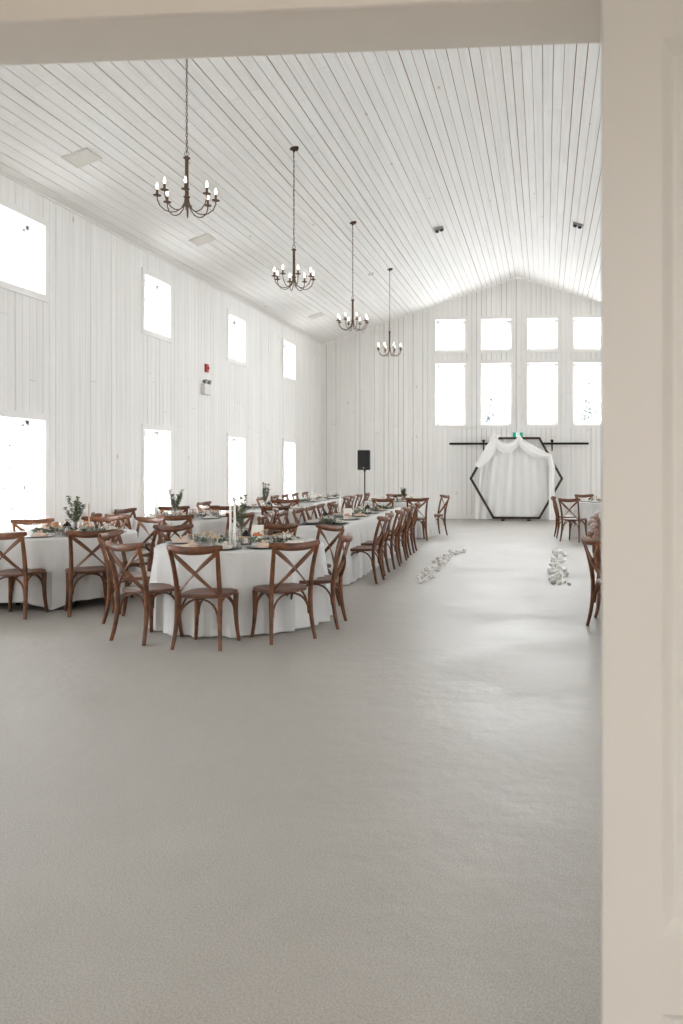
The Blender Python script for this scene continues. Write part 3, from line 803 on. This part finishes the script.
# backdrop cloth hanging behind the arch
m = MB(); nx, nz = 70, 24
for j in range(nz+1):
    z = .02+2.25*j/nz
    hw_l = .66+(.40*(1-j/nz)**.7)*1.0; hw_r = .66+.28*(1-j/nz)**.7
    for i in range(nx+1):
        u = i/nx; x = -hw_l+(hw_l+hw_r)*u; m.v.append((x, .07+.02*math.sin(u*46)+.012*math.sin(u*21+j*.15), z))
for j in range(nz):
    for i in range(nx): q = j*(nx+1)+i; m.f.append((q, q+1, q+nx+2, q+nx+1))
o = m.build('backdrop_cloth', M['backcloth'], None, True); o.location = (ax, AY, 0); tag(o, 'ivory backdrop cloth hanging inside the hexagon arch', 'backdrop')
# sheer drape: swags along the top and wraps down both sides
def ribbon(mb, pts, w, n=10, seed=0, depth=-.05):
    pts = [Vector(p) for p in pts]; k = len(pts); base = len(mb.v)
    for i, p in enumerate(pts):
        t_ = (pts[min(i+1, k-1)]-pts[max(i-1, 0)]).normalized(); nrm = Vector((-t_.z, 0, t_.x)); ww = w[i] if isinstance(w, list) else w
        for j in range(n+1):
            u = j/n-.5; mb.v.append(tuple(p+nrm*ww*u+Vector((0, depth-.010*math.cos(u*13+seed)-.03*(1-abs(2*u)), 0))))
    for i in range(k-1):
        for j in range(n): q = base+i*(n+1)+j; mb.f.append((q, q+1, q+n+2, q+n+1))
b = MB()
ribbon(b, bez((-.62, 0, 2.30), (-.30, 0, 1.75), (.08, 0, 2.28), 14), [.12+.17*math.sin(PI*i/14) for i in range(15)], seed=1)
ribbon(b, bez((.08, 0, 2.28), (.35, 0, 1.88), (.92, 0, 1.80), 14), [.12+.17*math.sin(PI*i/14) for i in range(15)], seed=2)
ribbon(b, bez((-.62, 0, 2.30), (-.66, 0, 1.95), (-1.10, 0, 1.50), 10), [.18+.12*math.sin(PI*i/10) for i in range(11)], seed=3)
ribbon(b, [(-1.02, 0, 1.66), (-1.06, 0, 1.3), (-1.08, 0, .8), (-1.10, 0, .02)], [.2, .16, .14, .16], seed=4, depth=.10)
ribbon(b, [(.92, 0, 1.85), (1.0, 0, 1.5), (.99, 0, .9), (1.0, 0, .02)], [.12, .17, .16, .2], seed=5)
ribbon(b, [(-.70, 0, 2.2), (-.62, 0, 2.34), (-.5, 0, 2.30)], [.16, .18, .12], seed=6)
ribbon(b, [(.02, 0, 2.22), (.08, 0, 2.35), (.16, 0, 2.22)], [.10, .14, .10], seed=6)
o = b.build('sheer_drape', M['sheer'], None, True); o.location = (ax, AY, 0); tag(o, 'sheer white drape swagged over the hexagon arch', 'drape')

# sliding barn doors and track on the back wall
for k, (x0, x1, hx, lab) in enumerate(((-1.93, -.775, (-1.75, -.90), 'left'), (-.765, .39, (-.68, .20), 'right'))):
    t = thing('sliding_door', '%s white plank sliding door hanging behind the hexagon arch' % lab, 'door', ((x0+x1)/2, 23.69, 0)); w = (x1-x0)/2
    b = MB(); nb = 8
    for i in range(nb): b.box(-w+2*w*i/nb+.002, -w+2*w*(i+1)/nb-.003, -.015, .015, .03, 2.03)
    b.build('planks', M['wallv'], t)
    b = MB(); b.box(-w, w, -.03, -.015, 1.93, 2.03).box(-w, w, -.03, -.015, .03, .13).box(-w, -w+.09, -.03, -.015, .13, 1.93).box(w-.09, w, -.03, -.015, .13, 1.93); b.build('rails', M['trim'], t)
    for x in hx:
        xx = x-(x0+x1)/2
        MB().box(xx-.02, xx+.02, -.042, -.03, 1.95, 2.25).tube([(xx, -.036, 2.235), (xx, .036, 2.235)], .045, 14, up=(0, 0, 1)).build('hanger', M['blackmetal'], t)
t = thing('barn_door_track', 'long black barn door track bar on the back wall', 'door track', (-.75, 23.72, 2.16))
MB().box(-1.99, 1.99, -.012, .012, -.03, .03).build('rail', M['blackmetal'], t)
for x in (-1.8, -.9, 0, .9, 1.8): MB().tube([(x, .01, 0), (x, .08, 0)], .012, 8).build('standoff', M['blackmetal'], t)

# running-man exit sign
t = thing('exit_sign', 'teal lit running-person exit sign above the hexagon arch', 'exit sign', (-.775, 23.74, 2.40))
MB().box(-.15, .15, -.03, .055, -.085, .085).build('housing', M['fixture'], t)
MB().box(-.143, -.05, -.036, -.03, -.078, .078).box(.05, .143, -.036, -.03, -.078, .078).build('panel', M['teal'], t)
MB().box(-.05, .05, -.036, -.03, -.078, .078).build('panel', M['signwhite'], t)
b = MB(); b.lathe([(0, 0), (.013, .001), (.013, .004), (0, .005)], 12)
b.v = [(v[0]+.006, -.037-v[2]*.4, v[1]+.055) for v in b.v]
for p, w in ((((.006, .04), (-.004, -.002)), .011), (((-.004, 0), (.018, -.025)), .008), (((.018, -.025), (.010, -.055)), .007), (((-.004, 0), (-.02, -.03)), .008), (((-.02, -.03), (-.04, -.032)), .007),
             (((.004, .032), (.028, .012)), .006), (((.004, .032), (-.02, .024)), .006), (((-.02, .024), (-.027, .004)), .006)):
    (x0, z0), (x1, z1) = p; b.tube([(x0, -.0385, z0), (x1, -.0385, z1)], w*.6, 6, ry=w*.6)
b.build('running_figure', M['teal'], t)

# loudspeaker on a stand
t = thing('speaker_stand', 'black tripod speaker stand by the back wall', 'speaker stand', (-4.72, 21.5, 0))
MB().tube([(0, 0, .25), (0, 0, 1.42)], .018, 10).build('pole', M['blackmetal'], t)
MB().tube([(0, 0, .62), (0, 0, .70)], .03, 10).build('collar', M['black'], t)
for k in range(3):
    a = .5+k*2*PI/3; MB().tube([(.02*math.cos(a), .02*math.sin(a), .66), (.45*math.cos(a), .45*math.sin(a), .012)], .011, 8).build('leg', M['blackmetal'], t)
    MB().tube([(.01*math.cos(a), .01*math.sin(a), .30), (.24*math.cos(a), .24*math.sin(a), .33)], .007, 6).build('brace', M['blackmetal'], t)
t = thing('loudspeaker', 'black loudspeaker raised on the stand before the back wall', 'loudspeaker', (-4.72, 21.5, 1.42))
b = MB(); w, d = .165, .15
vs = [(-w, -d, 0), (w, -d, 0), (w*.72, d, 0), (-w*.72, d, 0)]; b.add([*vs, *[(x*(1 if abs(y+d) < .01 else 1), y, .52) for x, y, _ in vs]], [(0, 3, 2, 1), (4, 5, 6, 7), (0, 1, 5, 4), (1, 2, 6, 5), (2, 3, 7, 6), (3, 0, 4, 7)])
o = b.build('cabinet', M['black'], t); bv = o.modifiers.new('b', 'BEVEL'); bv.width = .02; bv.segments = 3
MB().box(-w+.02, w-.02, -d-.012, -d, .09, .50).build('grille', mat('speaker_grille', srgb(20, 19, 19), .8), t)
MB().lathe([(.02, 0), (.02, .004)], 12).build('badge', M['fixgrey'], t).matrix_local = Matrix.Translation((0, -d-.001, .055)) @ Matrix.Rotation(PI/2, 4, 'X')
MB().tube([(0, 0, -.04), (0, 0, .01)], .03, 10).build('pole_socket', M['black'], t)

# wall devices on the left wall
t = thing('fire_alarm_strobe', 'small red fire alarm strobe high on the left wall', 'fire alarm', (XL-.006, 15.5, 3.41))
o = MB().box(0, .05, -.06, .06, -.08, .08).build('housing', M['red'], t); bv = o.modifiers.new('b', 'BEVEL'); bv.width = .012; bv.segments = 2
MB().lathe([(0, .03), (.02, .028), (.032, .01), (.035, 0)][::-1], 12).build('strobe_lens', M['red'], t, True).matrix_local = Matrix.Translation((.05, 0, .0)) @ Matrix.Rotation(PI/2, 4, 'Y')
t = thing('emergency_light', 'white twin-head emergency light below the red fire alarm', 'emergency light', (XL-.006, 15.42, 3.0))
o = MB().box(0, .09, -.15, .15, -.11, .09).build('battery_box', M['fixture'], t); bv = o.modifiers.new('b', 'BEVEL'); bv.width = .012; bv.segments = 2
for s in (-1, 1):
    MB().tube([(.05, s*.08, .09), (.06, s*.09, .13)], .012, 8).tube([(.03, s*.09, .145), (.10, s*.095, .135)], [.03, .045], 12).build('lamp_head', M['fixgrey'], t, True)

# ceiling grilles on the lower left slope
sl_ = math.atan2(HA-HE, (XR-XL)/2)
def on_slope(x, y): return (x, y, roof(x)-.012)
for k, (x, y) in enumerate([(-5.67, 9.79), (-5.70, 13.46), (-5.73, 20.49)]):
    t = thing('ceiling_grille', 'square painted ceiling grille low on the left slope, %s' % ('nearest the doorway', 'middle of the three', 'farthest from the doorway')[k], 'grille', on_slope(x, y), 0, 'painted ceiling grilles'); t.rotation_euler = (0, -sl_, 0)
    b = MB(); b.box(-.17, .17, -.17, -.15, -.012, .01).box(-.17, .17, .15, .17, -.012, .01).box(-.17, -.15, -.15, .15, -.012, .01).box(.15, .17, -.15, .15, -.012, .01); b.build('frame', M['ventgrey'], t)
    b = MB()
    for q in range(11): b.box(-.15, .15, -.15+.0273*q+.004, -.15+.0273*q+.022, -.006, 0)
    b.build('slats', M['ventgrey'], t)
for x, y, lab, sg in ((-2.20, 17.1, 'left', -1), (.67, 17.0, 'right', 1)):
    t = thing('ceiling_spotlight', 'small grey twin ceiling fixture on the %s slope beside the ridge' % lab, 'ceiling fixture', (x, y, roof(x)-.012), 0, 'grey ceiling fixtures'); t.rotation_euler = (0, sg*sl_, 0)
    MB().box(-.10, .10, -.07, .07, -.03, .01).build('housing', M['fixgrey'], t)
    for s in (-1, 1): MB().lathe([(.0, -.075), (.035, -.07), (.042, -.03)], 12, (s*.05, 0, 0)).build('lamp_head', M['blackmetal'], t, True)
o = MB().lathe([(0, -.05), (.05, -.045), (.065, -.015), (.065, .02)], 16).build('smoke_detector', M['fixture'], None, True)
o.location = (-3.95, 18.6, roof(-3.95)); tag(o, "round pale smoke detector between the two farthest chandeliers", "smoke detector")

# ------------------------------------------------------------------ aisle flowers
def bloom_mesh(seed):
    r = random.Random(seed); bm = bmesh.new(); bmesh.ops.create_icosphere(bm, subdivisions=3, radius=.034)
    ph = [r.uniform(0, 6) for _ in range(3)]
    for v in bm.verts:
        d = v.co.normalized(); k = 1+.16*math.sin(d.x*9+ph[0])*math.sin(d.y*9+ph[1])+.12*math.sin(d.z*12+ph[2]); v.co = d*.034*k; v.co.z = v.co.z*.75+.024
    me = bpy.data.meshes.new('bloom'); bm.to_mesh(me); bm.free(); me.materials.append(M['bloom']); return me
BM = [bloom_mesh(i) for i in range(3)]
def aisle(pts, lab, seed):
    r = random.Random(seed); t = thing('flower_strand', lab, 'flowers', (pts[0][0], pts[0][1], 0), 0, 'white aisle flowers')
    p0 = pts[0]; st = MB(); st.tube([(p[0]-p0[0], p[1]-p0[1], .012) for p in pts], .006, 5).build('stem', M['bloom'], t)
    n = 60
    for k in range(n):
        u = (k+r.random())/n; i = min(int(u*(len(pts)-1)), len(pts)-2); f = u*(len(pts)-1)-i
        x = lerp(pts[i][0], pts[i+1][0], f); y = lerp(pts[i][1], pts[i+1][1], f); w = lerp(pts[i][2], pts[i+1][2], f)
        o = bpy.data.objects.new('bloom', BM[k % 3]); C.objects.link(o); o.parent = t
        o.location = (x-p0[0]+r.uniform(-w, w), y-p0[1], r.choice([0, 0, 0, .03])); s = r.uniform(.6, 1.15); o.scale = (s, s, s)
        o.rotation_euler = (r.uniform(-.5, .5), r.uniform(-.5, .5), r.uniform(0, 6))
aisle([(-1.64, 10.75, .03), (-1.62, 11.4, .10), (-1.66, 12.4, .12), (-1.62, 13.5, .10), (-1.58, 14.4, .09), (-1.45, 14.6, .05)], 'strand of white flowers laid on the floor left of the aisle', 5)
aisle([(.21, 10.75, .10), (.20, 11.4, .17), (.16, 12.2, .13), (.20, 13.2, .10), (.24, 14.2, .10), (.22, 14.9, .05)], 'strand of white flowers laid on the floor right of the aisle', 8)

# ------------------------------------------------------------------ world, camera
w = bpy.data.worlds.new('overcast_sky'); SC.world = w; w.use_nodes = True
bg = w.node_tree.nodes['Background']; bg.inputs[0].default_value = (.97, .985, 1, 1); bg.inputs[1].default_value = 7.0
cam = bpy.data.cameras.new('camera'); co = bpy.data.objects.new('camera', cam); C.objects.link(co); SC.camera = co
cam.sensor_fit = 'VERTICAL'; cam.sensor_height = 36; cam.sensor_width = 24; cam.lens = 36*830/1024
cam.shift_x = (341.5-482)/1024; cam.shift_y = -(512-465)/1024
cam.clip_start = .05; cam.clip_end = 300
co.location = (0, 0, 1.55); co.rotation_euler = (PI/2, 0, math.atan(63/830))
cam.dof.use_dof = True; cam.dof.focus_distance = 9.5; cam.dof.aperture_fstop = 4.0
SC.view_settings.view_transform = 'Standard'; SC.view_settings.look = 'None'; SC.view_settings.gamma = 1
SC.view_settings.use_curve_mapping = False; SC.view_settings.exposure = 1.82
cy = SC.cycles
cy.max_bounces = 10; cy.diffuse_bounces = 7; cy.glossy_bounces = 3; cy.transparent_max_bounces = 12; cy.transmission_bounces = 4
cy.caustics_reflective = False; cy.caustics_refractive = False; cy.use_denoising = True
cy.sample_clamp_indirect = 8; cy.sample_clamp_direct = 2.2
